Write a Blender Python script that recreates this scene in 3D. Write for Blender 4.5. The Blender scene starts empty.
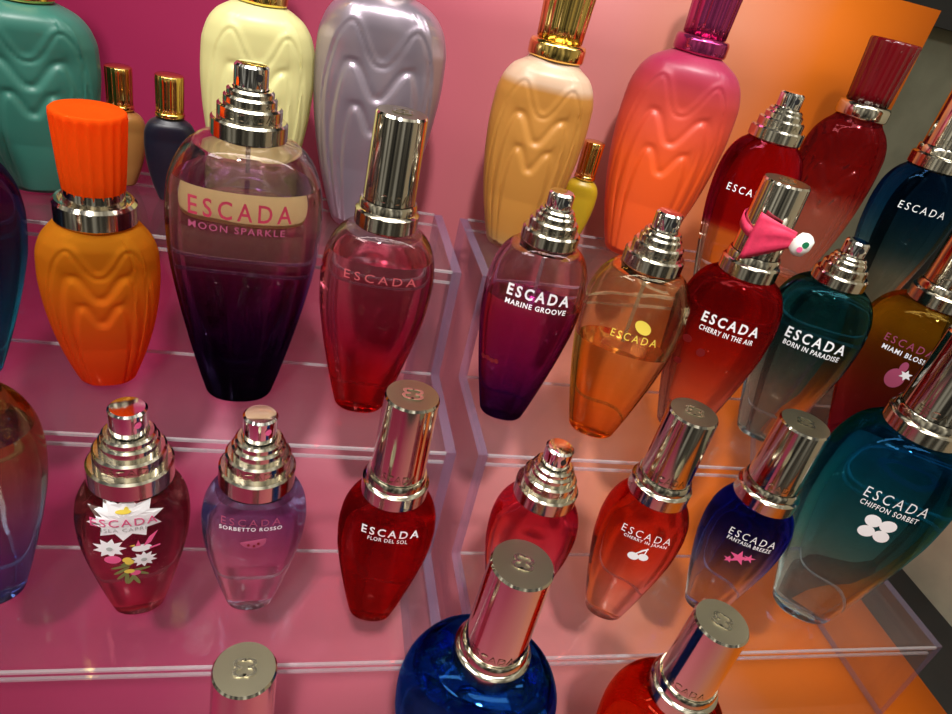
import bpy, bmesh, math, random
from mathutils import Vector, Matrix
random.seed(7)
S = 0.27                      # one drawing unit in metres (camera height above the lowest tread)
ZB = 1.245                    # deck lies this far below the camera
scene = bpy.context.scene
col = scene.collection

# ------------------------------------------------------------------ camera, world, lights, exposure
cam_d = bpy.data.cameras.new('camera')
cam = bpy.data.objects.new('camera', cam_d); col.objects.link(cam)
scene.camera = cam
cam_d.sensor_width = 36.0
cam_d.lens = 684.0 / 952.0 * 36.0
cam_d.clip_start = 0.01
yaw, pitch, roll = 0.299, 0.534, 0.245
fw = Vector((math.sin(yaw)*math.cos(pitch), math.cos(yaw)*math.cos(pitch), -math.sin(pitch)))
r0 = Vector((math.cos(yaw), -math.sin(yaw), 0)); u0 = r0.cross(fw)
rt = math.cos(roll)*r0 + math.sin(roll)*u0
up = -math.sin(roll)*r0 + math.cos(roll)*u0
cam.matrix_world = Matrix(((rt.x, up.x, -fw.x, 0), (rt.y, up.y, -fw.y, 0), (rt.z, up.z, -fw.z, ZB*S), (0, 0, 0, 1)))

scene.view_settings.view_transform = 'Standard'
scene.view_settings.look = 'None'
scene.view_settings.exposure = 0.12
scene.view_settings.gamma = 1.0
scene.view_settings.use_curve_mapping = False
scene.cycles.transparent_max_bounces = 40
scene.cycles.max_bounces = 16
scene.cycles.transmission_bounces = 14
scene.cycles.caustics_refractive = True
scene.cycles.caustics_reflective = False
scene.cycles.blur_glossy = 0.5
scene.cycles.sample_clamp_indirect = 4.0

def mnode(nt, t, **kw):
    n = nt.nodes.new(t)
    for k, v in kw.items(): setattr(n, k, v)
    return n

world = bpy.data.worlds.new('shop_interior'); scene.world = world
world.use_nodes = True
nt = world.node_tree; nt.nodes.clear()
tc = mnode(nt, 'ShaderNodeTexCoord'); mp = mnode(nt, 'ShaderNodeMapping')
mp.inputs['Scale'].default_value = (3.2, 3.2, 0.55)
nz = mnode(nt, 'ShaderNodeTexNoise'); nz.inputs['Scale'].default_value = 1.35; nz.inputs['Detail'].default_value = 1.5
cr = mnode(nt, 'ShaderNodeValToRGB')
e = cr.color_ramp.elements
e[0].position = 0.36; e[0].color = (0.07, 0.068, 0.065, 1)
e[1].position = 0.47; e[1].color = (0.20, 0.185, 0.155, 1)
for p, c in ((0.54, (0.38, 0.35, 0.28)), (0.60, (0.85, 0.80, 0.66)), (0.68, (1.7, 1.62, 1.4))):
    k = e.new(p); k.color = (*c, 1)
bg = mnode(nt, 'ShaderNodeBackground'); bg.inputs['Strength'].default_value = 0.62
ow = mnode(nt, 'ShaderNodeOutputWorld')
L = nt.links.new
L(tc.outputs['Generated'], mp.inputs['Vector']); L(mp.outputs['Vector'], nz.inputs['Vector'])
sx = mnode(nt, 'ShaderNodeSeparateXYZ'); fl = mnode(nt, 'ShaderNodeMapRange')      # the shop floor is darker than the room above it
fl.inputs['From Min'].default_value = -.25; fl.inputs['From Max'].default_value = .05; fl.inputs['To Min'].default_value = .22; fl.inputs['To Max'].default_value = 1
mu = mnode(nt, 'ShaderNodeVectorMath', operation='SCALE')
L(tc.outputs['Generated'], sx.inputs[0]); L(sx.outputs['Z'], fl.inputs['Value']); L(fl.outputs[0], mu.inputs['Scale']); L(cr.outputs['Color'], mu.inputs[0])
L(nz.outputs['Fac'], cr.inputs['Fac']); L(mu.outputs[0], bg.inputs['Color']); L(bg.outputs['Background'], ow.inputs['Surface'])

def area(name, loc, target, sx, sy, power, color):
    d = bpy.data.lights.new(name, 'AREA'); d.shape = 'RECTANGLE'; d.size = sx; d.size_y = sy
    d.energy = power; d.color = color
    o = bpy.data.objects.new(name, d); col.objects.link(o); o.location = loc
    o.rotation_euler = (Vector(target) - Vector(loc)).to_track_quat('-Z', 'Y').to_euler()
    return o
area('ceiling_light', (0.30, -0.30, 2.1), (0.20, 0.25, 0.05), 1.2, 0.35, 11, (1.0, 0.97, 0.93))
area('ceiling_light', (-1.3, -0.45, 1.9), (0.2, 0.30, 0.1), 1.0, 0.35, 18, (1.0, 0.97, 0.93))
area('added_fill_light', (0.07, 0.24, 0.455), (0.07, 0.30, 0.12), 0.60, 0.03, 0.7, (1.0, 0.96, 0.92))  # added strip lamp out of view, brightens the back rows and sheet

sd = bpy.data.lights.new('added_spot', 'SPOT'); sd.energy = 172; sd.spot_size = math.radians(21); sd.spot_blend = 1.0  # added lamp out of view, lifts the middle step and rear bottles
sd.shadow_soft_size = 0.07; sd.color = (1.0, 0.96, 0.92)
so = bpy.data.objects.new('added_spot', sd); col.objects.link(so); so.location = (-0.20, -0.85, 1.80)
so.rotation_euler = (Vector((0.08, 0.34, 0.13)) - so.location).to_track_quat('-Z', 'Y').to_euler()
# ------------------------------------------------------------------ bottle outlines (units of S)
PROF = {
 'smooth':  [(0, .46), (.10, .57), (.28, .745), (.45, .885), (.60, .975), (.73, 1.0), (.83, .965), (.90, .88), (.95, .76), (.98, .65), (1, .55)],
 'waved':   [(0, .48), (.10, .61), (.25, .775), (.40, .895), (.55, .97), (.68, 1.0), (.80, .985), (.88, .91), (.94, .77), (.98, .58), (1, .45)],
}
def lerp_tab(tab, t):
    # monotone-ish cubic through the table
    n = len(tab)
    if t <= tab[0][0]: return tab[0][1]
    if t >= tab[-1][0]: return tab[-1][1]
    i = max(k for k in range(n - 1) if tab[k][0] <= t)
    x0, y0 = tab[i]; x1, y1 = tab[i + 1]; h = x1 - x0
    def slope(k):
        if k == 0: return (tab[1][1] - tab[0][1]) / (tab[1][0] - tab[0][0])
        if k == n - 1: return (tab[-1][1] - tab[-2][1]) / (tab[-1][0] - tab[-2][0])
        a = (tab[k][1] - tab[k-1][1]) / (tab[k][0] - tab[k-1][0]); b = (tab[k+1][1] - tab[k][1]) / (tab[k+1][0] - tab[k][0])
        return 0 if a * b <= 0 else 2 * a * b / (a + b)
    s = (t - x0) / h
    return (2*s**3 - 3*s**2 + 1)*y0 + (s**3 - 2*s**2 + s)*h*slope(i) + (-2*s**3 + 3*s**2)*y1 + (s**3 - s**2)*h*slope(i+1)
EXP = 2.3
def half_wd(b, t):
    """half width and half depth of bottle b at height fraction t"""
    tab = list(PROF[b['style']]); neck = b['col'] * .46 / (b['W'] / 2)
    tab[-1] = (1, neck * .96); tab[-2] = (.985, max(tab[-2][1] * .9, neck * 1.03))
    if tab[-3][1] < neck * 1.08: tab[-3] = (tab[-3][0], neck * 1.08 + .02)
    w = lerp_tab(tab, t) * b['W'] / 2
    k = b.get('flat', .62)
    g = 0 if t < .72 else ((t - .72) / .28) ** 2
    kb = k + .12 * max(0, 1 - t / .3)
    return w, w * (kb + (1 - kb) * g)
def front_y(b, x, z):
    t = min(1, max(0, z / b['hc'])); w, d = half_wd(b, t)
    q = min(.97, abs(x) / w)
    return -d * (1 - q ** EXP) ** (1 / EXP)
# ------------------------------------------------------------------ the bottles: place, size, closure, colours
TREAD = {'A': -.52, 'B': -.75, 'C': -1.0, 'D': -1.245}
# ramp: colour seen through the whole bottle at height fractions; level: fill height; liq: liquid colour
BOT = [
 dict(id='B3', row='B', X=-.092, Y=1.032, hc=.449, ht=.546, W=0.228, col=.106, top='spray', style='smooth', level=.86,
      ramp=[(0, (.004, .003, .012)), (.22, (.012, .006, .06)), (.38, (.07, .02, .15)), (.52, (.36, .14, .34)), (.66, (.80, .55, .58)), (1, (.86, .70, .72))],
      label='tallest sprayer bottle, pink fading to midnight purple, beside the orange bottle with the plastic cap'),
 dict(id='B2', row='B', X=-.304, Y=1.044, hc=.287, ht=.446, W=0.17, col=0.113, top='plastic', style='waved', level=None, relief=True,
      ramp=[(0, (1, .07, .014)), (.35, (.98, .15, .02)), (.75, (.92, .30, .015)), (1, (.88, .34, .02))],
      label='orange glass bottle with moulded waves and a fluted orange plastic cap'),
 dict(id='B4', row='B', X=.117, Y=1.017, hc=.350, ht=.521, W=.183, col=.099, top='cap', style='smooth', level=.86,
      ramp=[(0, (.55, .015, .012)), (.22, (.66, .03, .04)), (.45, (.62, .08, .20)), (.7, (.78, .38, .46)), (1, (.86, .68, .68))],
      label='pink to red clear bottle with tall chrome cap in front of the lilac metallic bottle'),
 dict(id='B5', row='B', X=.389, Y=1.022, hc=.357, ht=.442, W=0.174, col=.097, top='spray', style='smooth', level=.70,
      ramp=[(0, (.02, .002, .04)), (.12, (.05, .004, .12)), (.35, (.26, .02, .20)), (.65, (.48, .05, .22)), (.75, (.80, .45, .56)), (1, (.84, .56, .64))],
      label='violet to pink sprayer bottle with bold white lettering just below its fill line'),
 dict(id='B6', row='B', X=.566, Y=.988, hc=.352, ht=.447, W=0.184, col=.102, top='spray', style='smooth', level=.56,
      ramp=[(0, (.78, .22, .03)), (.3, (.92, .46, .09)), (.5, (.96, .62, .20)), (.6, (.97, .80, .42)), (1, (.96, .80, .42))],
      label='half-empty amber sprayer bottle between the violet bottle and the red bottle with a ribbon'),
 dict(id='B7', row='B', X=.770, Y=1.017, hc=.351, ht=.521, W=0.184, col=.103, top='cap', style='smooth', level=None,
      ramp=[(0, (.85, .48, .40)), (.3, (.78, .26, .18)), (.55, (.52, .04, .03)), (.8, (.34, .008, .010)), (1, (.26, .004, .006))],
      label='red to salmon bottle whose chrome cap wears a pink ribbon'),
 dict(id='B8', row='B', X=0.957, Y=1.009, hc=.359, ht=.442, W=0.186, col=.096, top='spray', style='smooth', level=None,
      ramp=[(0, (.86, .80, .76)), (.3, (.82, .74, .68)), (.5, (.25, .38, .38)), (.72, (.02, .17, .21)), (1, (.008, .11, .15))],
      label='teal sprayer bottle fading to clear below, right of the red bottle with the ribbon'),
 dict(id='B9', row='B', X=1.187, Y=.996, hc=.350, ht=.522, W=.215, col=.112, top='cap', style='smooth', level=None,
      ramp=[(0, (.26, .008, .035)), (.35, (.30, .022, .020)), (.62, (.26, .06, .012)), (.80, (.46, .19, .008)), (1, (.50, .23, .01))],
      label='dark amber and crimson bottle with a pineapple print at the end of the middle step'),
 dict(id='B1', row='B', X=-0.512, Y=1.028, hc=.363, ht=.543, W=.226, col=.098, top='cap', style='smooth', level=None,
      ramp=[(0, (.05, .35, .48)), (.3, (.02, .32, .48)), (.6, (.05, .14, .26)), (.85, (.20, .04, .20)), (1, (.22, .04, .20))],
      label='purple and turquoise bottle cut by the edge, left of the orange bottle'),
 dict(id='C1', row='C', X=-0.425, Y=.801, hc=.371, ht=.551, W=0.2, col=.108, top='spray', style='smooth', level=.86,
      ramp=[(0, (.12, .20, .55)), (.25, (.30, .45, .82)), (.5, (.55, .58, .60)), (.75, (.62, .46, .14)), (1, (.60, .42, .08))],
      label='amber to blue clear bottle cut by the edge on the lowest step'),
 dict(id='C2', row='C', X=-.208, Y=.781, hc=.274, ht=.392, W=0.152, col=.112, top='spray', style='smooth', level=.93,
      ramp=[(0, (.80, .16, .20)), (.2, (.72, .28, .32)), (.55, (.40, .16, .18)), (.85, (.24, .14, .12)), (1, (.24, .16, .13))],
      label='small clear bottle printed with white flowers and a pink hummingbird'),
 dict(id='C3', row='C', X=-.040, Y=.787, hc=.270, ht=.389, W=.153, col=.108, top='spray', style='smooth', level=.93,
      ramp=[(0, (.92, .88, .90)), (.3, (.88, .84, .88)), (.6, (.60, .58, .74)), (.85, (.26, .34, .66)), (1, (.20, .28, .62))],
      label='small clear bottle with blue shoulders and a watermelon slice print'),
 dict(id='C4', row='C', X=.160, Y=.763, hc=.282, ht=.457, W=.150, col=.100, top='cap', style='smooth', level=None,
      ramp=[(0, (.50, .012, .008)), (.5, (.50, .010, .010)), (1, (.36, .006, .010))],
      label='solid deep red bottle with tall chrome cap, right of the watermelon print bottle'),
 dict(id='C5', row='C', X=.406, Y=.772, hc=.273, ht=.374, W=0.147, col=.102, top='spray', style='smooth', level=None,
      ramp=[(0, (.95, .72, .74)), (.3, (.90, .45, .52)), (.6, (.74, .12, .18)), (1, (.60, .02, .05))],
      label='small red to pink uncapped sprayer bottle behind a chrome cap'),
 dict(id='C6', face=0.72, row='C', X=.596, Y=.761, hc=.300, ht=.465, W=0.147, col=.101, top='cap', style='smooth', level=None,
      ramp=[(0, (.95, .70, .66)), (.25, (.90, .52, .48)), (.55, (.72, .12, .08)), (1, (.52, .02, .015))],
      label='small red to clear pink bottle with a white cherry print'),
 dict(id='C7', face=0.65, row='C', X=.813, Y=.771, hc=.288, ht=.452, W=0.15, col=.107, top='cap', style='smooth', level=None,
      ramp=[(0, (.88, .84, .80)), (.25, (.80, .76, .82)), (.5, (.18, .24, .80)), (.75, (.008, .016, .60)), (1, (.004, .010, .45))],
      label='small cobalt blue bottle fading to clear with a pink blossom print'),
 dict(id='C8', face=0.62, row='C', X=1.034, Y=.763, hc=.464, ht=.644, W=0.236, col=.126, top='cap', style='smooth', level=None,
      ramp=[(0, (.86, .92, .92)), (.22, (.70, .86, .86)), (.45, (.10, .46, .54)), (.75, (.004, .20, .36)), (1, (.002, .05, .30))],
      label='large teal blue bottle with a white clover print on the lowest step'),
 dict(id='A1', row='A', X=-0.452, Y=1.28, hc=0.299, ht=0.469, W=.200, col=.088, top='flute', style='waved', relief=True, frost=(.038, .19, .145), ring='gold', capm='gold',
      label='frosted teal green bottle with moulded waves and gold collar'),
 dict(id='A2', row='A', X=-0.106, Y=1.316, hc=0.357, ht=0.527, W=0.19, col=.086, top='flute', style='waved', relief=True, frost=(.78, .74, .34), ring='gold', capm='gold',
      label='frosted pale yellow bottle with gold collar behind the purple bottle'),
 dict(id='A3', row='A', X=0.1, Y=1.310, hc=.413, ht=.593, W=0.228, col=.085, top='flute', style='waved', relief=True, metal=(.40, .33, .40), ring='silver', capm='silver',
      label='metallic lilac bottle with moulded waves'),
 dict(id='A4', row='A', X=0.41, Y=1.305, hc=.367, ht=.547, W=0.19, col=.105, top='flute', style='waved', relief=True, frost=(.56, .25, .045), frost_top=(.72, .50, .34), ring='gold', capm='gold',
      label='frosted honey coloured bottle with fluted gold cap'),
 dict(id='A5', row='A', X=0.708, Y=1.352, hc=.424, ht=.604, W=0.23, col=.105, top='flute', style='waved', relief=True, frost=(.92, .12, .018), frost_top=(.40, .022, .085), ring='magenta', capm='magenta',
      label='large frosted bottle, orange fading up to crimson, with fluted magenta cap'),
 dict(id='A6', row='A', X=0.836, Y=1.195, hc=0.323, ht=0.408, W=0.157, col=.100, top='spray', style='smooth', level=None,
      ramp=[(0, (.90, .82, .80)), (.42, (.88, .70, .66)), (.46, (.40, .015, .10)), (.75, (.42, .012, .07)), (1, (.36, .010, .03))],
      label='ruby and magenta sprayer bottle on the top step beside the frosted orange bottle'),
 dict(id='A7', row='A', X=1.122, Y=1.35, hc=0.372, ht=0.527, W=0.172, col=.108, top='flute', style='waved', relief=True,
      ramp=[(0, (.88, .62, .52)), (.45, (.80, .40, .32)), (.6, (.40, .03, .03)), (1, (.26, .012, .02))], ring='silver', capm='darkred',
      label='waved red bottle fading to clear with a fluted dark red cap'),
 dict(id='A8', face=0.7, row='A', X=1.205, Y=1.183, hc=0.33, ht=0.5, W=0.166, col=.108, top='cap', style='smooth', level=None,
      ramp=[(0, (.90, .80, .70)), (.3, (.70, .66, .62)), (.5, (.06, .17, .27)), (.72, (.008, .07, .22)), (1, (.004, .03, .14))],
      label='navy blue bottle fading to clear at the right end of the top step'),
 dict(id='m1', row='A', X=-0.339, Y=1.345, hc=0.136, ht=0.21, W=.082, col=.046, top='flute', style='waved', frost=(.45, .20, .05), ring='gold', capm='gold',
      label='miniature honey coloured bottle with gold cap beside the teal bottle', mini=True),
 dict(id='m2', row='A', X=-0.248, Y=1.3, hc=0.149, ht=0.221, W=.086, col=.048, top='flute', style='waved', frost=(.003, .0025, .011), ring='gold', capm='gold',
      label='miniature navy blue bottle with gold cap', mini=True),
 dict(id='m3', row='A', X=0.556, Y=1.36, hc=0.144, ht=0.224, W=.076, col=.045, top='flute', style='waved', frost=(.55, .35, .01), ring='gold', capm='gold',
      label='miniature yellow bottle with gold cap between two large frosted bottles', mini=True),
 dict(id='D1', row='D', X=-0.028, Y=.540, hc=0.23, ht=0.415, W=.155, col=.102, top='cap', style='smooth', level=None,
      ramp=[(0, (.85, .55, .55)), (.5, (.70, .30, .35)), (1, (.55, .20, .25))],
      label='bottle of which only the chrome cap shows, nearest the viewer below the watermelon print bottle'),
 dict(id='D2', row='D', X=0.31, Y=.580, hc=0.367, ht=0.566, W=0.245, col=.112, top='cap', style='smooth', level=.88,
      ramp=[(0, (.03, .18, .60)), (.5, (.010, .12, .52)), (1, (.005, .08, .42))],
      label='royal blue bottle with chrome cap on the deck in front of the steps'),
 dict(id='D3', row='D', X=0.614, Y=.535, hc=0.333, ht=0.502, W=.190, col=.104, top='cap', style='smooth', level=None,
      ramp=[(0, (.75, .10, .01)), (.5, (.62, .04, .006)), (1, (.50, .025, .006))],
      label='orange red bottle with chrome cap on the deck in front of the steps'),
]
# ------------------------------------------------------------------ helpers
def link(o, parent=None):
    col.objects.link(o)
    if parent is not None: o.parent = parent
    return o
def tag(o, label=None, cat=None, group=None, kind=None):
    for k, v in (('label', label), ('category', cat), ('group', group), ('kind', kind)):
        if v: o[k] = v
    return o
def thing(name, loc, rz, label, cat, group=None):
    o = bpy.data.objects.new(name, None); o.empty_display_size = .01
    link(o); o.location = loc; o.rotation_euler = (0, 0, rz)
    return tag(o, label, cat, group)
def mk(name, V, F, mats, parent=None, fm=None, smooth=True, scale=S):
    me = bpy.data.meshes.new(name)
    me.from_pydata([(v[0]*scale, v[1]*scale, v[2]*scale) for v in V], [], F)
    for m in (mats if isinstance(mats, (list, tuple)) else [mats]): me.materials.append(m)
    if fm: me.polygons.foreach_set('material_index', fm)
    me.polygons.foreach_set('use_smooth', [smooth]*len(me.polygons))
    me.update()
    return link(bpy.data.objects.new(name, me), parent)
def lathe(prof, n=48, ripple=None, V=None, F=None, cx=0, cy=0):
    """rings (r, z); ripple(angle, z) scales r; closed with fans at both ends"""
    V = [] if V is None else V; F = [] if F is None else F
    b0 = len(V)
    for r, z in prof:
        for k in range(n):
            a = 2*math.pi*k/n; q = r*(ripple(a, z) if ripple else 1)
            V.append((cx+q*math.cos(a), cy+q*math.sin(a), z))
    for i in range(len(prof)-1):
        for k in range(n):
            k2 = (k+1) % n
            F.append((b0+i*n+k, b0+i*n+k2, b0+(i+1)*n+k2, b0+(i+1)*n+k))
    F.append(tuple(b0+k for k in reversed(range(n))))
    m = b0+(len(prof)-1)*n
    F.append(tuple(m+k for k in range(n)))
    return V, F
def sharpen(o, ang=35):
    """mark edges sharp by angle so bevels and flat caps shade crisply"""
    bm = bmesh.new(); bm.from_mesh(o.data)
    for e in bm.edges:
        if len(e.link_faces) == 2 and e.calc_face_angle(0) > math.radians(ang): e.smooth = False
    bm.to_mesh(o.data); bm.free()
def box(V, F, x0, x1, y0, y1, z0, z1):
    b = len(V)
    V += [(x0,y0,z0),(x1,y0,z0),(x1,y1,z0),(x0,y1,z0),(x0,y0,z1),(x1,y0,z1),(x1,y1,z1),(x0,y1,z1)]
    F += [tuple(b+i for i in q) for q in ((0,3,2,1),(4,5,6,7),(0,1,5,4),(1,2,6,5),(2,3,7,6),(3,0,4,7))]

# ------------------------------------------------------------------ materials
def new_mat(name):
    m = bpy.data.materials.new(name); m.use_nodes = True; m.node_tree.nodes.clear()
    return m, m.node_tree, m.node_tree.nodes.new('ShaderNodeOutputMaterial')
def pbr(name, color, rough=.5, metal=0., noise=0., nscale=40, spec=.5):
    m, t, out = new_mat(name)
    b = mnode(t, 'ShaderNodeBsdfPrincipled'); b.inputs['Roughness'].default_value = rough; b.inputs['Metallic'].default_value = metal
    b.inputs['Base Color'].default_value = (*color, 1); b.inputs['Specular IOR Level'].default_value = spec
    if noise:
        tc = mnode(t, 'ShaderNodeTexCoord'); n = mnode(t, 'ShaderNodeTexNoise'); n.inputs['Scale'].default_value = nscale; n.inputs['Detail'].default_value = 4
        r = mnode(t, 'ShaderNodeValToRGB')
        r.color_ramp.elements[0].position = .35; r.color_ramp.elements[1].position = .65
        r.color_ramp.elements[0].color = (*[c*(1-noise) for c in color], 1); r.color_ramp.elements[1].color = (*[min(1, c*(1+noise)) for c in color], 1)
        t.links.new(tc.outputs['Object'], n.inputs['Vector']); t.links.new(n.outputs['Fac'], r.inputs['Fac']); t.links.new(r.outputs['Color'], b.inputs['Base Color'])
    t.links.new(b.outputs[0], out.inputs[0])
    return m
def height_ramp(t, stops, h):
    tc = mnode(t, 'ShaderNodeTexCoord'); sp = mnode(t, 'ShaderNodeSeparateXYZ')
    d = mnode(t, 'ShaderNodeMath', operation='DIVIDE'); d.inputs[1].default_value = h
    r = mnode(t, 'ShaderNodeValToRGB'); e = r.color_ramp.elements
    e[0].position, e[0].color = stops[0][0], (*stops[0][1], 1)
    e[1].position, e[1].color = stops[-1][0], (*stops[-1][1], 1)
    for p, c in stops[1:-1]:
        k = e.new(p); k.color = (*c, 1)
    t.links.new(tc.outputs['Object'], sp.inputs[0]); t.links.new(sp.outputs['Z'], d.inputs[0]); t.links.new(d.outputs[0], r.inputs['Fac'])
    return r.outputs['Color']
def mix(t, fac, a, b):
    m = mnode(t, 'ShaderNodeMixShader')
    if isinstance(fac, (int, float)): m.inputs[0].default_value = fac
    else: t.links.new(fac, m.inputs[0])
    t.links.new(a, m.inputs[1]); t.links.new(b, m.inputs[2])
    return m.outputs[0]
def facing_fac(t, base, gain, power):
    lw = mnode(t, 'ShaderNodeLayerWeight'); lw.inputs['Blend'].default_value = .5
    p = mnode(t, 'ShaderNodeMath', operation='POWER'); p.inputs[1].default_value = power
    q = mnode(t, 'ShaderNodeMath', operation='MULTIPLY_ADD'); q.inputs[1].default_value = gain; q.inputs[2].default_value = base
    t.links.new(lw.outputs['Facing'], p.inputs[0]); t.links.new(p.outputs[0], q.inputs[0])
    return q.outputs[0]
def glass_mat(name, stops, h, milky=.0, rough=0., ior=1.42):
    """lacquered glass: colour of the lacquer follows the height of the bottle"""
    m, t, out = new_mat(name)
    c = height_ramp(t, [(p, tuple(math.sqrt(x) for x in k)) for p, k in stops], h)
    g = mnode(t, 'ShaderNodeBsdfGlass'); g.inputs['IOR'].default_value = ior; g.inputs['Roughness'].default_value = rough
    t.links.new(c, g.inputs['Color'])
    tp = mnode(t, 'ShaderNodeBsdfTransparent'); t.links.new(c, tp.inputs['Color'])
    sh = mix(t, .07, g.outputs[0], tp.outputs[0])      # thin lacquered wall also lets some light straight through
    if milky:
        d = mnode(t, 'ShaderNodeBsdfDiffuse'); tr = mnode(t, 'ShaderNodeBsdfTranslucent')
        c2 = height_ramp(t, stops, h)
        t.links.new(c2, d.inputs['Color']); t.links.new(c2, tr.inputs['Color'])
        sh = mix(t, milky, sh, mix(t, .5, d.outputs[0], tr.outputs[0]))
    t.links.new(sh, out.inputs[0])
    return m
def clear_glass(name, ior=1.42, color=(1, 1, 1)):
    m, t, out = new_mat(name)
    g = mnode(t, 'ShaderNodeBsdfGlass'); g.inputs['IOR'].default_value = ior; g.inputs['Roughness'].default_value = 0; g.inputs['Color'].default_value = (*color, 1)
    t.links.new(g.outputs[0], out.inputs[0]); return m
def frost_mat(name, stops, h, rough=.42, trans=.35):
    m, t, out = new_mat(name)
    c = height_ramp(t, stops, h)
    d = mnode(t, 'ShaderNodeBsdfDiffuse'); tr = mnode(t, 'ShaderNodeBsdfTranslucent'); g = mnode(t, 'ShaderNodeBsdfGlossy')
    g.inputs['Roughness'].default_value = rough
    t.links.new(c, d.inputs['Color']); t.links.new(c, tr.inputs['Color'])
    base = mix(t, trans, d.outputs[0], tr.outputs[0])
    t.links.new(mix(t, facing_fac(t, .05, .30, 3), base, g.outputs[0]), out.inputs[0])
    return m
def sheet_plastic(name, tint, haze, hazecol=(.8, .8, .8), gain=.75, base=.05):
    """clear acrylic sheet: passes light straight on, reflects more at a glancing angle, fine scratches give haze"""
    m, t, out = new_mat(name)
    tr = mnode(t, 'ShaderNodeBsdfTransparent'); tr.inputs['Color'].default_value = (*tint, 1)
    g = mnode(t, 'ShaderNodeBsdfGlossy'); g.inputs['Roughness'].default_value = .06
    d = mnode(t, 'ShaderNodeBsdfDiffuse'); d.inputs['Color'].default_value = (*hazecol, 1)
    body = mix(t, haze, tr.outputs[0], d.outputs[0])
    t.links.new(mix(t, facing_fac(t, base, gain, 5), body, g.outputs[0]), out.inputs[0])
    return m
M = {}
M['gold'] = pbr('gold_metal', (.86, .60, .17), .14, 1)
M['silver'] = pbr('silver_metal', (.68, .63, .52), .14, 1)
M['chrome'] = pbr('chrome_metal', (.72, .67, .57), .10, 1)
M['chrome_dark'] = pbr('engraved_metal', (.62, .57, .44), .2, 1)
M['cap_top'] = pbr('brushed_top_dark_reflection', (.33, .30, .21), .28, 1)  # dark reflection from above the caps is put into this metal's colour
M['nozzle'] = pbr('nozzle_metal', (.86, .85, .83), .08, 1)
M['black_plastic'] = pbr('black_plastic', (.01, .01, .012), .4)
M['white_ink'] = pbr('white_print', (.85, .85, .87), .45)
M['grey_ink'] = pbr('grey_print', (.42, .45, .44), .5)
M['crimson_ink'] = pbr('crimson_print', (.42, .03, .07), .45)
M['faint_red_ink'] = pbr('pale_red_print', (.60, .10, .12), .45)
M['pink_ink'] = pbr('pink_print', (.75, .10, .26), .45)
M['rose_ink'] = pbr('rose_print', (.35, .06, .13), .45)
M['yellow_ink'] = pbr('yellow_print', (.80, .62, .08), .45)
M['green_ink'] = pbr('green_print', (.16, .20, .05), .5)
M['darkred_ink'] = pbr('dark_red_print', (.16, .004, .006), .45)
M['acrylic'] = sheet_plastic('clear_acrylic', (.985, .98, .985), .012, gain=.85, base=.035)
M['acrylic_side'] = sheet_plastic('clear_acrylic_side', (.95, .94, .97), .025, gain=.85, base=.035)
M['acrylic_edge'] = sheet_plastic('acrylic_edge', (.84, .78, .83), .24, (.85, .80, .82), .5, .15)
M['acrylic_violet'] = sheet_plastic('acrylic_end_grain', (.74, .66, .81), .15, (.44, .37, .56), .5, .08)
M['tube'] = sheet_plastic('clear_tube', (.85, .82, .82), .30, (.7, .7, .7), .5, .1)

# ------------------------------------------------------------------ the setting
def struct(o): o['kind'] = 'structure'; return o
M['olive_lit'] = pbr('lit_olive_paint', (.52, .50, .36), .6, noise=.06, nscale=60)  # right wall: the same olive with the light on it mixed in
M['olive_shaded'] = pbr('shaded_olive_paint', (.15, .15, .10), .75, noise=.10, nscale=60)  # back wall: the olive with its shade mixed in
M['deck_black'] = pbr('black_deck', (.012, .011, .010), .55, noise=.2)
M['black_paint'] = pbr('black_paint', (.006, .006, .006), .6)
V, F = [], []; box(V, F, -1.8, 1.80, -.30, 1.66, -.08, 0); struct(mk('floor', V, F, M['deck_black'], smooth=False))
V, F = [], []; box(V, F, -1.8, 1.80, 1.58, 1.66, .0, 1.75); struct(mk('wall_back', V, F, M['olive_shaded'], smooth=False))
V, F = [], []; box(V, F, 1.72, 1.80, -.30, 1.58, .0, 1.75); struct(mk('wall_right', V, F, M['olive_lit'], smooth=False))
V, F = [], []; box(V, F, 1.655, 1.72, 1.51, 1.58, .0, 1.75); struct(mk('corner_shade_strip', V, F, M['black_paint'], smooth=False))  # shadow in the back corner, modelled as a black strip
V, F = [], []; box(V, F, -1.8, 1.655, 1.535, 1.58, ZB+.055, ZB+.50); struct(mk('trim_2', V, F, M['black_paint'], smooth=False))

V, F = [], []; box(V, F, -1.8, 1.72, 1.36, 1.534, ZB+.46, ZB+.50); struct(mk('unseen_shade_board', V, F, M['black_paint'], smooth=False))  # unseen shelf board, added to shade the upper back wall

# backdrop sheet: lies on the deck, curves up and stands against the back wall
m, t, out = new_mat('backdrop_print')
tc = mnode(t, 'ShaderNodeTexCoord'); sp = mnode(t, 'ShaderNodeSeparateXYZ')
mr = mnode(t, 'ShaderNodeMapRange'); mr.inputs['From Min'].default_value = -.8*S; mr.inputs['From Max'].default_value = 1.5*S
nz = mnode(t, 'ShaderNodeTexNoise'); nz.inputs['Scale'].default_value = 7; nz.inputs['Detail'].default_value = 2
ad = mnode(t, 'ShaderNodeMath', operation='MULTIPLY_ADD'); ad.inputs[1].default_value = .10; 
rp = mnode(t, 'ShaderNodeValToRGB'); e = rp.color_ramp.elements
BACK = [(.05, (.225, .008, .046)), (.32, (.28, .021, .074)), (.50, (.41, .10, .13)), (.66, (.46, .165, .155)), (.76, (.52, .19, .11)), (.86, (.57, .13, .009)), (1, (.62, .12, .002))]
e[0].position, e[0].color = BACK[0][0], (*BACK[0][1], 1); e[1].position, e[1].color = BACK[-1][0], (*BACK[-1][1], 1)
for p, c in BACK[1:-1]:
    k = e.new(p); k.color = (*c, 1)
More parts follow.
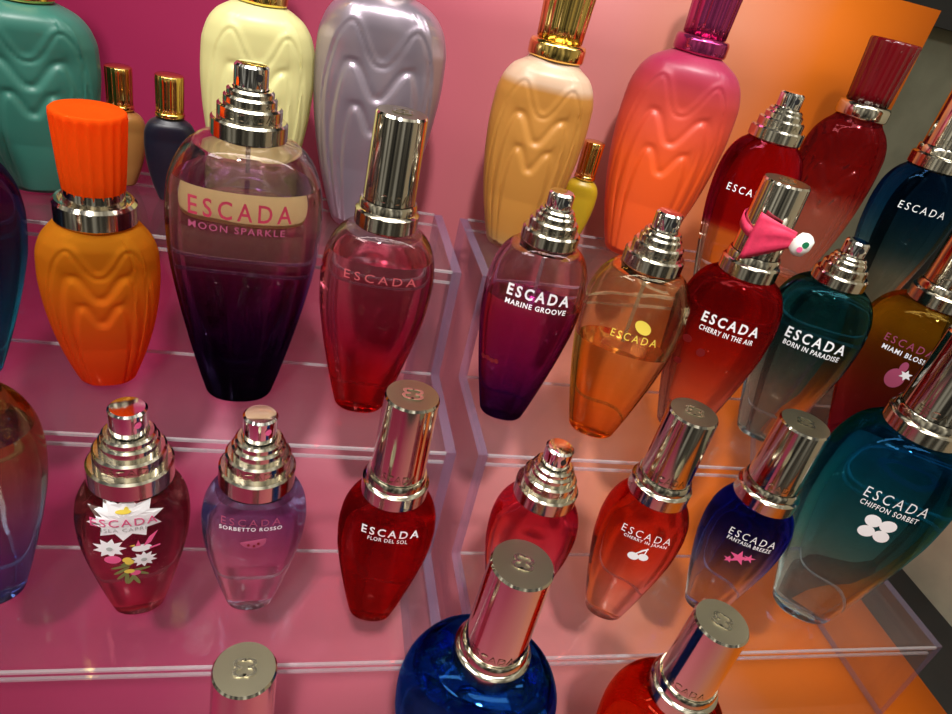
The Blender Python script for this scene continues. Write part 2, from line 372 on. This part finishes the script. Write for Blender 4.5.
b = mnode(t, 'ShaderNodeBsdfPrincipled'); b.inputs['Roughness'].default_value = .38; b.inputs['Specular IOR Level'].default_value = .15
l = t.links.new
l(tc.outputs['Object'], sp.inputs[0]); l(sp.outputs['X'], mr.inputs['Value']); l(tc.outputs['Object'], nz.inputs['Vector'])
l(nz.outputs['Fac'], ad.inputs[0]); l(mr.outputs[0], ad.inputs[2]); l(ad.outputs[0], rp.inputs['Fac'])
l(rp.outputs['Color'], b.inputs['Base Color']); l(b.outputs[0], out.inputs[0])
M['backdrop'] = m
R_ = .44
path = [(-.22 + (1.50-R_+.22)*k/8, 0) for k in range(9)]
path += [(1.50 - R_ + R_*math.sin(a*math.pi/20), R_ - R_*math.cos(a*math.pi/20)) for a in range(1, 11)]
path += [(1.50, z) for z in (.6, .8, 1.1, 1.325)]
V, F = [], []
nX = 12
for y, z in path:
    xr = 1.49 - .17*min(1, z/R_)
    for k in range(nX+1):
        V.append((-1.6 + (xr+1.6)*k/nX, y, z))
for i in range(len(path)-1):
    for k in range(nX):
        a = i*(nX+1)+k; F.append((a, a+1, a+nX+2, a+nX+1))
bd = mk('backdrop_sheet', V, F, M['backdrop'])
so = bd.modifiers.new('thickness', 'SOLIDIFY'); so.thickness = .004*S; so.offset = -1
bd.location = (0, 0, .005*S)
tag(bd, 'glossy printed sheet, raspberry pink fading to orange, behind and beneath the clear steps', 'backdrop')

# stepped acrylic displays
TA, TB, TC = ZB-.52, ZB-.75, ZB-1.0
YA0, YA, YB, YC = 1.415, 1.13, .89, .663
TH = .024
OUTL = [(YA0, TA), (YA, TA), (YA, TB), (YB, TB), (YB, TC), (YC, TC), (YC, .008)]
INNL = [(YC+TH, .008), (YC+TH, TC-TH), (YB+TH, TC-TH), (YB+TH, TB-TH), (YA+TH, TB-TH), (YA+TH, TA-TH), (YA0, TA-TH)]
def prism_x(poly, x0, x1):
    n = len(poly)
    V = [(x0, y, z) for y, z in poly] + [(x1, y, z) for y, z in poly]
    F = [tuple(range(n)), tuple(range(2*n-1, n-1, -1))] + [(i, i+n, (i+1) % n + n, (i+1) % n) for i in range(n)]
    return V, F
def stair(x0, x1, label, gapside):
    root = thing('acrylic_step_display', (0, 0, 0), 0, label, 'display stand')
    pw = .018
    V, F = prism_x(OUTL + INNL, x0+pw, x1-pw)
    bm_fix(mk('step_sheet', V, F, M['acrylic'], root, smooth=False))
    side = OUTL + [(1.04, .008), (1.20, .045), (1.32, .125), (YA0, .25)]
    for xa in (x0, x1-pw):
        V, F = prism_x(side, xa, xa+pw)
        fm = [0, 0] + [1]*(len(F)-2)
        bm_fix(mk('side_panel', V, F, [M['acrylic_side'], M['acrylic_violet']], root, fm=fm, smooth=False))
    e = .0030
    for (y, z) in ((YA0, TA), (YA, TA), (YB, TB), (YC, TC)):
        for yy, zz in ((y, z), (y + (TH*.2 if y < YA0 else 0), z-TH)):
            V, F = [], []; box(V, F, x0+pw, x1-pw, yy-e, yy+e*.6, zz-e, zz+e*.5)
            mk('polished_edge', V, F, M['acrylic_edge'], root, smooth=False)
    for (y, z) in ((YA+TH, TB), (YB+TH, TC)):
        V, F = [], []; box(V, F, x0+pw, x1-pw, y-TH-e, y-TH+e*.5, z-e*.2, z+e*1.2)
        mk('polished_edge', V, F, M['acrylic_edge'], root, smooth=False)
    return root
def bm_fix(o):
    bm = bmesh.new(); bm.from_mesh(o.data); bmesh.ops.recalc_face_normals(bm, faces=bm.faces); bm.to_mesh(o.data); bm.free(); return o
stair(-.72, .282, 'clear acrylic three-step display under the pink half of the bottles', 1)
stair(.322, 1.315, 'clear acrylic three-step display under the orange half of the bottles', 0)

# ------------------------------------------------------------------ bottle parts
def relief_fn(b):
    curves = [(.95, .90, .155), (.76, .74, .130), (.56, .575, .105)]
    hc = b['hc']
    def F(x, z, k):
        fr, zp, dip = curves[k]
        w, _ = half_wd(b, min(1, max(0.02, z/hc)))
        s = abs(x)/(fr*w)
        if s >= 1: return -9
        if s < .56: zc = zp - dip*(.5+.5*math.cos(math.pi*s/.56))
        else:
            u = (s-.56)/.44; zc = zp*(1-u**2.2)**.6
        return (zc - z/hc)*hc
    def d(x, z):
        tot = 0
        for k in range(3):
            f0 = F(x, z, k)
            if f0 < -5: continue
            e = .002
            gx = (F(x+e, z, k) - f0)/e
            if abs(gx) > 40: gx = 40
            gz = (F(x, z+e, k) - f0)/e
            q = f0/max(.3, math.hypot(gx, gz))
            u = min(1, max(0, (q+.001)/.009)); tot += u*u*(3-2*u)*.0034
            tot -= .0026*math.exp(-((q+.003)/.0042)**2)
        return tot
    return d
def body_mesh(b, n, ts, inset=0., z0=0., relief=None):
    V, F = [], []
    hc = b['hc']
    for t in ts:
        w, d = half_wd(b, t); w -= inset; d -= inset
        for k in range(n):
            a = 2*math.pi*k/n; c, s = math.cos(a), math.sin(a)
            x = w*math.copysign(abs(c)**(2/EXP), c); y = d*math.copysign(abs(s)**(2/EXP), s)
            z = t*hc
            if relief and .03 < t < .97:
                r = relief(x, z)*min(1, abs(s)*1.6); y += math.copysign(r, s)
            V.append((x, y, z))
    m = len(ts)
    for i in range(m-1):
        for k in range(n):
            k2 = (k+1) % n; F.append((i*n+k, i*n+k2, (i+1)*n+k2, (i+1)*n+k))
    return V, F, m
def solid_body(b, n=64, rows=40, relief=None):
    ts = [i/rows for i in range(rows+1)]
    ts = [t for t in ts if t > .015]
    V, F, m = body_mesh(b, n, [.016]+ts, 0, 0, relief)
    hc = b['hc']; w, d = half_wd(b, 0)
    # rounded foot
    foot = []
    for f, z in ((.55, .012), (.80, .0), (.93, .0), (.985, .007)):
        foot.append([(f*w*math.copysign(abs(math.cos(2*math.pi*k/n))**(2/EXP), math.cos(2*math.pi*k/n)), f*d*math.copysign(abs(math.sin(2*math.pi*k/n))**(2/EXP), math.sin(2*math.pi*k/n)), z*hc) for k in range(n)])
    b0 = len(V)
    for ring in foot: V += ring
    for i in range(3):
        for k in range(n):
            k2 = (k+1) % n; F.append((b0+i*n+k, b0+i*n+k2, b0+(i+1)*n+k2, b0+(i+1)*n+k))
    for k in range(n):
        k2 = (k+1) % n; F.append((b0+3*n+k, b0+3*n+k2, k2, k))
    F.append(tuple(b0+k for k in reversed(range(n))))
    F.append(tuple((m-1)*n+k for k in range(n)))
    return V, F
def add_bubble(V, F, b, level, inset, n=56):
    """inner wall of the empty head space, facing inwards"""
    top = .965
    ts = [level+(top-level)*i/14 for i in range(15)]
    V2, F2, m = body_mesh(b, n, ts, inset)
    b0 = len(V); V += V2
    nf = len(F)
    F += [tuple(b0+i for i in reversed(q)) for q in F2]
    F.append(tuple(b0+k for k in range(n)))
    F.append(tuple(b0+(m-1)*n+k for k in reversed(range(n))))
    return nf

def text_mesh(body, weight=.0, spacing=1.12):
    cu = bpy.data.curves.new('type', 'FONT'); cu.body = body; cu.size = 1; cu.offset = weight; cu.space_character = spacing; cu.resolution_u = 3
    o = bpy.data.objects.new('type', cu); col.objects.link(o)
    bpy.context.view_layer.update()
    dg = bpy.context.evaluated_depsgraph_get()
    me = bpy.data.meshes.new_from_object(o.evaluated_get(dg))
    V = [tuple(v.co) for v in me.vertices]; F = [tuple(p.vertices) for p in me.polygons]
    bpy.data.objects.remove(o); bpy.data.curves.remove(cu); bpy.data.meshes.remove(me)
    return V, F
TCACHE = {}
def flat_text(body, w, h, weight=.0, spacing=1.12):
    key = (body, weight, spacing)
    if key not in TCACHE: TCACHE[key] = text_mesh(*key)
    V, F = TCACHE[key]
    xs = [v[0] for v in V]; ys = [v[1] for v in V]
    x0, x1, y0, y1 = min(xs), max(xs), min(ys), max(ys)
    return [((v[0]-(x0+x1)/2)/(x1-x0)*w, (v[1]-(y0+y1)/2)/(y1-y0)*h) for v in V], F
def on_body(b, P, cx, cz, eps=.0012):
    out = []
    for x, z in P:
        w, _ = half_wd(b, min(1, max(0, (z+cz)/b['hc'])))
        X = max(-.93*w, min(.93*w, x+cx))
        out.append((X, front_y(b, X, z+cz)-eps, z+cz))
    return out
def print_text(b, root, body, cx, cz, w, h, mat, weight=0., spacing=1.12):
    P, F = flat_text(body, w, h, weight, spacing)
    mk('lettering', on_body(b, P, cx, cz), F, mat, root, smooth=False)
def poly_fan(P, c=None):
    n = len(P); c = c or (sum(p[0] for p in P)/n, sum(p[1] for p in P)/n)
    V = [c]; F = [(0, i+1, (i+1) % n+1) for i in range(n)]
    for q in range(1, 5): V += [(c[0]+(p[0]-c[0])*q/4, c[1]+(p[1]-c[1])*q/4) for p in P]
    for q in range(3): F += [(1+q*n+i, 1+(q+1)*n+i, 1+(q+1)*n+(i+1) % n, 1+q*n+(i+1) % n) for i in range(n)]
    return V, F
def ell(cx, cz, a, c, rot=0, n=20):
    return [(cx+a*math.cos(2*math.pi*k/n)*math.cos(rot)-c*math.sin(2*math.pi*k/n)*math.sin(rot), cz+a*math.cos(2*math.pi*k/n)*math.sin(rot)+c*math.sin(2*math.pi*k/n)*math.cos(rot)) for k in range(n)]
def star(cx, cz, r1, r2, n, sx=1, sz=1, ph=0):
    return [(cx+sx*(r1 if k % 2 == 0 else r2)*math.sin(math.pi*k/n+ph), cz+sz*(r1 if k % 2 == 0 else r2)*math.cos(math.pi*k/n+ph)) for k in range(2*n)]
def decal(b, root, name, polys, mat, eps=.0012):
    V, F = [], []
    for P in polys:
        v, f = poly_fan(P); o = len(V); V += on_body(b, v, 0, 0, eps); F += [tuple(o+i for i in q) for q in f]
    return mk(name, V, F, mat, root, smooth=False)

def cyl_text(root, body, r, z, w, h, mat, name='engraving', ph=0.):
    P, F = flat_text(body, w, h, .01, 1.1)
    V = [((r+.0009)*math.sin(x/r+ph), -(r+.0009)*math.cos(x/r+ph), z+y) for x, y in P]
    mk(name, V, F, mat, root, smooth=False)

def top_spray(b, root):
    h0, R = b['hc'], b['col']/2; H = b['ht']-h0
    def tier(z, r0, r1, hh, ch=.003): return [(r0, h0+z), (r0, h0+z+hh-ch), (r0-ch, h0+z+hh), (r1, h0+z+hh)]
    p = [(R*.93, h0-.004), (R, h0)]
    zz = 0
    for f0, f1, hh in ((1, .86, .25), (.84, .71, .20), (.69, .62, .13), (.61, .50, .09)):
        p += tier(zz*H, R*f0, R*f1, hh*H); zz += hh
    p += [(R*.47, h0+zz*H), (R*.47, h0+(zz-.05)*H)]
    V, F = lathe(p, 56)
    c = mk('collar', V, F, M['silver'], root); sharpen(c)
    r = R*.44
    V, F = lathe([(r*.96, h0+(zz-.05)*H), (r, h0+(zz-.03)*H), (r, b['ht']-.003), (r-.003, b['ht']), (r*.5, b['ht']+.0006)], 40)
    a = mk('spray_button', V, F, M['nozzle'], root); sharpen(a)
    # spray hole
    ph = b.get('hole', .5); zc = b['ht']-.30*(1-zz)*H-.004
    V, F = [], []
    ring = [(r+.0006)]
    P, Fq = poly_fan(ell(0, 0, .0046, .0052, n=16))
    V = [((r+.0008)*math.sin(x/r+ph), -(r+.0008)*math.cos(x/r+ph), zc+y) for x, y in P]
    mk('spray_hole', V, Fq, M['pink_ink'] if b['id'] in ('C2', 'C3') else M['black_plastic'], a, smooth=False)
    cyl_text(root, 'ESCADA', R*.84, h0+(.25+.095)*H, R*1.35, .10*H, M['chrome_dark'])
def e_monogram():
    P, F = flat_text('3', .017, .026, .0)
    V = [(x+.0065, y, 0) for x, y in P] + [(-x-.0065, y, 0) for x, y in P]
    return V, F + [tuple(len(P)+i for i in reversed(q)) for q in F]
def top_cap(b, root):
    h0, R, T = b['hc'], b['col']/2, b['ht']
    V, F = lathe([(R*.93, h0-.004), (R, h0), (R, h0+.022), (R-.003, h0+.025), (R*.90, h0+.026), (R*.90, h0+.036), (R*.86, h0+.040), (R*.70, h0+.040)], 56)
    c = mk('collar', V, F, M['silver'], root); sharpen(c)
    r0, r1 = R*.815, R*.775
    V, F = lathe([(r0*.9, h0+.040), (r0, h0+.041), (r1, T-.0035), (r1-.0022, T)], 64)
    k = mk('cap', V, F, [M['chrome'], M['cap_top']], root, fm=[0]*(len(F)-1)+[1]); sharpen(k, 20)
    cyl_text(k, 'ESCADA', r0, h0+.052, R*1.25, .013, M['chrome_dark'])
    V, F = e_monogram()
    o = mk('monogram', [(x, y, T+.0006) for x, y, z in V], F, M['chrome_dark'], k, smooth=False)
    so = o.modifiers.new('emboss', 'SOLIDIFY'); so.thickness = .0012*S; so.offset = 1
CAPM = {}
def top_flute(b, root):
    h0, R, T = b['hc'], b['col']/2, b['ht']
    ring = M[b['ring']] if b['ring'] in M else CAPM[b['ring']]
    k_ = .34 if b.get('mini') else 1; wd = .14 if b.get('mini') else 0
    V, F = lathe([(R*.75, h0-.012*k_), (R*.80, h0), (R*.97, h0+.002), (R, h0+.006*k_), (R, h0+.024*k_), (R*.96, h0+.030*k_), (R*.78, h0+.032*k_)], 48)
    mk('collar', V, F, ring, root)
    nf = 18
    rip = lambda a, z: 1 - .055*abs(math.sin(nf/2*a))**.6 if z < T-.004 else 1-.02*abs(math.sin(nf/2*a))
    r0, r1 = R*(.80+wd), R*(.93+wd*.3)
    zs = [h0+.033*k_+(T-h0-.033*k_)*i/6 for i in range(7)]
    pr = [(r0*.9, zs[0]-.001)] + [(r0+(r1-r0)*i/6, z) for i, z in enumerate(zs[:-1])] + [(r1, T-.006*k_), (r1*.97, T-.001), (r1*.90, T), (r1*.4, T+.001)]
    V, F = lathe(pr, 144, rip)
    mk('cap', V, F, M[b['capm']] if b['capm'] in M else CAPM[b['capm']], root)
def top_plastic(b, root):
    h0, R, T = b['hc'], b['col']/2, b['ht']
    V, F = lathe([(R*.93, h0-.004), (R, h0), (R, h0+.026), (R-.004, h0+.031), (R*.86, h0+.031), (R*.80, h0+.024), (R*.74, h0+.024), (R*.72, h0+.046), (R*.5, h0+.046)], 64)
    c = mk('collar', V, F, M['chrome'], root); sharpen(c)
    nf = 20
    rip = lambda a, z: 1 - .06*abs(math.sin(nf/2*a))**.8 if z < T-.004 else 1
    V, F = lathe([(R*.70, h0+.036), (R*.73, h0+.040), (R*.78, h0+.07), (R*.85, T-.03), (R*.87, T-.010), (R*.86, T-.003), (R*.80, T), (R*.55, T-.006), (R*.3, T-.008)], 144, rip)
    mk('cap', V, F, CAPM['orange'], root)

b_h = .15
CAPM['orange'] = glass_mat('orange_cap_plastic', [(0, (.98, .10, .008)), (1, (.98, .12, .008))], b_h, milky=.78, rough=.04, ior=1.45)
CAPM['magenta'] = pbr('magenta_metal', (.42, .045, .17), .16, .9)
CAPM['darkred'] = pbr('dark_red_plastic', (.12, .002, .005), .10, 0, spec=.45)
M['glass_inner'] = clear_glass('clear_glass')

def build_bottle(b):
    az = math.atan2(b['X'], b['Y'])
    z = (ZB + TREAD[b['row']])*S
    if b['row'] == 'D': z = .0095*S
    root = thing('perfume_bottle', (b['X']*S, b['Y']*S, z + .0006*S), -az*b.get('face', .85), b['label'], 'perfume bottle', b.get('group'))
    hS = b['hc']*S
    rel = relief_fn(b) if b.get('relief') else None
    if 'frost' in b:
        stops = [(0, b['frost']), (1, b['frost'])]
        if 'frost_top' in b:
            stops = [(0, b['frost']), (.5, b['frost']), (.80, tuple((p+q)/2 for p, q in zip(b['frost'], b['frost_top']))), (.95, b['frost_top']), (1, b['frost_top'])]
            if b['id'] == 'A4': stops = [(0, (.60, .42, .24)), (.06, (.52, .27, .07)), (.12, b['frost']), (.86, b['frost']), (.90, b['frost_top']), (1, b['frost_top'])]
        mat = frost_mat('frosted_glass', stops, hS)
        if b['id'] == 'm2': mat = frost_mat('navy_glass', stops, hS, .45, .0)
    elif 'metal' in b:
        mat = pbr('metallic_lacquer', b['metal'], .30, .75)
    else:
        mat = glass_mat('lacquered_glass', b['ramp'], hS, milky={'B2': .52, 'C4': .12, 'B7': .10, 'A7': .16}.get(b['id'], .0), rough=.06 if b['id'] == 'A7' else 0.)
    V, F = solid_body(b, 160 if rel else 72, 110 if rel else 48, rel)
    lv = b.get('level')
    fm = None
    if lv:
        nf = add_bubble(V, F, b, lv, .008 if b['W'] > .17 else .006)
        fm = [0]*nf + [1]*(len(F)-nf)
    o = mk('glass_body', V, F, [mat, M['glass_inner']], root, fm=fm)
    sharpen(o, 60)
    if lv and lv < .9 and b['top'] == 'spray':
        V, F = lathe([(.0035, b['hc']*(lv+.012)), (.0035, b['hc']*.955)], 12)
        mk('dip_tube', V, F, M['tube'], root)
    {'spray': top_spray, 'cap': top_cap, 'flute': top_flute, 'plastic': top_plastic}[b['top']](b, root)
    return root
ROOT = {b['id']: (b, build_bottle(b)) for b in BOT}

# ------------------------------------------------------------------ printing on the bottles
def T(i, body, cx, cz, w, h, mat, weight=0., sp=1.12):
    b, r = ROOT[i]; print_text(b, r, body, cx, cz, w, h, M[mat], weight, sp)
T('B3', 'ESCADA', -.006, .360, .141, .029, 'crimson_ink', .012, 1.42)
T('B3', 'MOON SPARKLE', -.010, .331, .132, .0105, 'rose_ink', .01, 1.25)
T('B4', 'ESCADA', .004, .280, .112, .015, 'faint_red_ink', -.004, 1.42)
T('B5', 'ESCADA', .006, .278, .106, .022, 'white_ink', .028, 1.42)
T('B5', 'MARINE GROOVE', .006, .256, .104, .010, 'white_ink', .028, 1.2)
T('B6', 'ESCADA', .012, .238, .080, .015, 'yellow_ink', .0, 1.42)
T('B7', 'ESCADA', .008, .267, .102, .021, 'white_ink', .028, 1.42)
T('B7', 'CHERRY IN THE AIR', .008, .245, .098, .0105, 'white_ink', .02, 1.15)
T('B8', 'ESCADA', .010, .256, .108, .022, 'white_ink', .02, 1.42)
T('B8', 'BORN IN PARADISE', .010, .235, .102, .0105, 'white_ink', .02, 1.15)
T('B9', 'ESCADA', -.010, .272, .088, .016, 'rose_ink', .0, 1.42)
T('B9', 'MIAMI BLOSSOM', .0, .252, .100, .0105, 'white_ink', .02, 1.2)
T('C3', 'ESCADA', -.004, .230, .083, .016, 'rose_ink', .0, 1.42)
T('C3', 'SORBETTO ROSSO', -.004, .2145, .088, .0085, 'white_ink', .02, 1.2)
T('C4', 'ESCADA', .006, .238, .086, .018, 'white_ink', .018, 1.42)
T('C4', 'FLOR DEL SOL', .004, .221, .060, .0085, 'white_ink', .01, 1.15)
T('C6', 'ESCADA', .006, .241, .082, .017, 'white_ink', -.004, 1.42)
T('C6', 'CHERRY IN JAPAN', .008, .226, .072, .0085, 'white_ink', .01, 1.15)
T('C7', 'ESCADA', .006, .228, .080, .017, 'white_ink', -.002, 1.42)
T('C7', 'FANTASIA BREEZE', .006, .212, .076, .0085, 'white_ink', .01, 1.15)
T('C8', 'ESCADA', .008, .353, .102, .022, 'white_ink', -.004, 1.42)
T('C8', 'CHIFFON SORBET', .006, .331, .094, .011, 'white_ink', .01, 1.2)
T('A6', 'ESCADA', -.009, .226, .080, .014, 'white_ink', .0, 1.42)
T('A8', 'ESCADA', .006, .254, .088, .015, 'white_ink', .0, 1.42)
def Dc(i, name, polys, mat, eps=.0012):
    b, r = ROOT[i]; return decal(b, r, name, polys, M[mat], eps)
# white flowers, hummingbird and leaves
fx, fz = -.009, .240
Dc('C2', 'flower_print', [star(fx, fz-.003, .049, .035, 10, 1.0, .90, .1)], 'white_ink')
Dc('C2', 'flower_print', [star(fx-.023, fz-.062, .022, .013, 9, 1, .95, .2)], 'white_ink')
Dc('C2', 'flower_print', [star(fx+.020, fz-.092, .018, .011, 10)], 'white_ink')
Dc('C2', 'stamen_print', [ell(fx-.002, fz+.014, .010, .004), ell(fx+.002, fz+.017, .003, .006)], 'yellow_ink', .0022)
Dc('C2', 'stamen_print', [ell(fx-.023, fz-.062, .004, .004)], 'grey_ink', .0022)
Dc('C2', 'stamen_print', [ell(fx+.020, fz-.092, .004, .004)], 'grey_ink', .0022)
b, r = ROOT['C2']
Dc('C2', 'blossom_print', [ell(fx-.020, fz-.086, .011, .009), ell(fx+.008, fz-.122, .007, .006)], 'pink_ink', .0016)
Dc('C2', 'blossom_print', [ell(fx-.002, fz-.088, .006, .006), ell(fx+.001, fz-.094, .006, .006), ell(fx+.0, fz-.116, .007, .005)], 'yellow_ink', .0018)
Dc('C2', 'leaf_print', [ell(fx+.002+dx, fz-.115+dz, .014, .003, a) for dx, dz, a in ((-.012, .01, .3), (-.012, 0, .7), (.012, -.008, -.6), (0, -.022, 1.2), (.006, -.024, 1.9), (-.006, -.02, 1.5), (.012, .0, .1), (-.010, -.01, .9), (.0, .02, .4))], 'green_ink', .001)
Dc('C2', 'bird_print', [ell(fx+.018, fz-.066, .013, .0075)], 'white_ink', .0016)
Dc('C2', 'wing_print', [[(fx+.020, fz-.062), (fx+.030, fz-.056), (fx+.040, fz-.034), (fx+.028, fz-.044)], [(fx+.028, fz-.066), (fx+.042, fz-.064), (fx+.042, fz-.067), (fx+.028, fz-.070)], [(fx+.010, fz-.060), (fx+.014, fz-.048), (fx+.017, fz-.060)]], 'pink_ink', .0022)
Dc('C2', 'beak_print', [[(fx+.002, fz-.058), (fx+.009, fz-.056), (fx+.009, fz-.060)]], 'yellow_ink', .0022)
P, F = flat_text('ESCADA', .083, .016, .0, 1.2); mk('lettering', on_body(b, P, fx-.002, .232, .0026), F, M['pink_ink'], r, smooth=False)
P, F = flat_text('ISLA CAPRI', .056, .0075, .0, 1.2); mk('lettering', on_body(b, P, fx-.003, .2165, .0026), F, M['grey_ink'], r, smooth=False)
# watermelon slice
Dc('C3', 'watermelon_print', [[(.0+.019*math.cos(a), .190+.017*math.sin(a)) for a in [math.pi*1.08+math.pi*k/12 for k in range(13)]]], 'rose_ink')
Dc('C3', 'seed_print', [ell(-.006, .181, .0018, .0028), ell(.002, .179, .0018, .0028), ell(.008, .184, .0018, .0028)], 'darkred_ink', .002)
# cherries
Dc('C6', 'cherry_print', [ell(.000, .190, .0095, .0085), ell(.016, .194, .0085, .0080), [(.001, .197), (.010, .210), (.018, .216), (.019, .214), (.012, .207), (.003, .196)], [(.016, .216), (.018, .216), (.017, .200), (.015, .200)]], 'white_ink')
Dc('B7', 'cherry_print', [ell(-.052, .212, .009, .008), ell(-.020, .196, .008, .009), ell(-.052, .160, .0075, .007)], 'darkred_ink')
# blossoms, clover, pineapple
Dc('C7', 'blossom_print', [star(.002, .178, .018, .007, 5), star(.018, .184, .011, .004, 5), star(-.012, .166, .009, .004, 5)], 'pink_ink')
Dc('C8', 'clover_print', [ell(.006+sx*.0125, .290+sz*.0125, .0135, .0125, .6*sx*sz) for sx in (-1, 1) for sz in (-1, 1)], 'white_ink')
Dc('B9', 'pineapple_print', [ell(-.002, .200, .017, .022), ell(.002, .228, .007, .012)], 'rose_ink')
Dc('B9', 'flower_print', [star(.012, .214, .012, .006, 6)], 'white_ink', .002)
Dc('C1', 'flower_print', [ell(.020, .228, .010, .009), ell(.010, .236, .008, .008)], 'white_ink')
Dc('C1', 'stem_print', [[(.004, .262), (.022, .252), (.024, .256), (.010, .268)]], 'pink_ink')
Dc('B6', 'heart_print', [ell(.020, .262, .016, .011, -.6)], 'yellow_ink')
Dc('B5', 'squiggle_print', [ell(-.058+.008*k, .128+.002*(k % 2), .004, .005, .5) for k in range(4)], 'darkred_ink')

# ------------------------------------------------------------------ the ribbon on the red bottle's cap
b, r = ROOT['B7']
M['ribbon'] = pbr('pink_ribbon', (.62, .025, .085), .65, noise=.12, nscale=300)
az = -math.atan2(b['X'], b['Y'])*.85
rr = b['col']/2*.815+.0015
zr = b['hc']+.085
rib = thing('ribbon_charm', (b['X']*S, b['Y']*S, (ZB+TREAD['B']+zr)*S), az, 'pink ribbon with a white bead tied round a chrome cap', 'ribbon')
V, F = [], []
n = 48
for zz in (-.008, .009):
    for q in (0, .0025):
        for k in range(n):
            a = 2*math.pi*k/n; V.append(((rr+q)*math.cos(a), (rr+q)*math.sin(a), zz-.012*math.sin(a+2.6)))
for k in range(n):
    k2 = (k+1) % n
    for a_, b_ in ((1, 3), (2, 0), (0, 1), (3, 2)):
        F.append((a_*n+k, a_*n+k2, b_*n+k2, b_*n+k))
mk('band', V, F, M['ribbon'], rib)
# gathered loop of ribbon: a leaf shaped flap that narrows to the knot
def flap(P, knot, thick):
    V, F = [], []
    N, Mm = 12, 9
    for i in range(N+1):
        u = i/N
        for j in range(Mm):
            v = j/(Mm-1)-.5
            a0, a1 = P
            e = (a0[0]*(.5-v)+a1[0]*(.5+v), a0[1]*(.5-v)+a1[1]*(.5+v), a0[2]*(.5-v)+a1[2]*(.5+v))
            p = [e[q]*(1-u)+knot[q]*u for q in range(3)]; p[2] += v*.026*u
            p[1] -= .010*math.sin(math.pi*u)*(1-2*v*v) + .003*math.sin(v*14)*u*(1.1-u)*2
            p[2] += .006*math.sin(math.pi*u)*(1-4*v*v)
            V.append(tuple(p))
    for i in range(N):
        for j in range(Mm-1):
            a = i*Mm+j; F.append((a, a+1, a+Mm+1, a+Mm))
    return V, F
V, F = flap(((-.026, -rr-.004, -.052), (-.022, -rr-.006, .036)), (.042, -rr-.010, .010), .002)
o = mk('bow', V, F, M['ribbon'], rib); so = o.modifiers.new('cloth', 'SOLIDIFY'); so.thickness = .0025*S
bead = mk('bead', *lathe([(.005, -.020), (.013, -.015), (.0165, 0), (.013, .015), (.005, .020)], 24), pbr('white_enamel', (.80, .80, .74), .25), rib)
bead.location = (.056*S, (-rr-.012)*S, .006*S); bead.rotation_euler = (0, .35, 0)
V, F = poly_fan(ell(.002, .006, .005, .006)); V = [(x, -.0162, z) for x, z in V]
mk('leaf_mark', V, F, pbr('green_enamel', (.01, .16, .07), .3), bead, smooth=False)
V, F = poly_fan(ell(.000, -.005, .0045, .005)); V = [(x, -.0166, z) for x, z in V]
mk('cherry_mark', V, F, M['pink_ink'], bead, smooth=False)
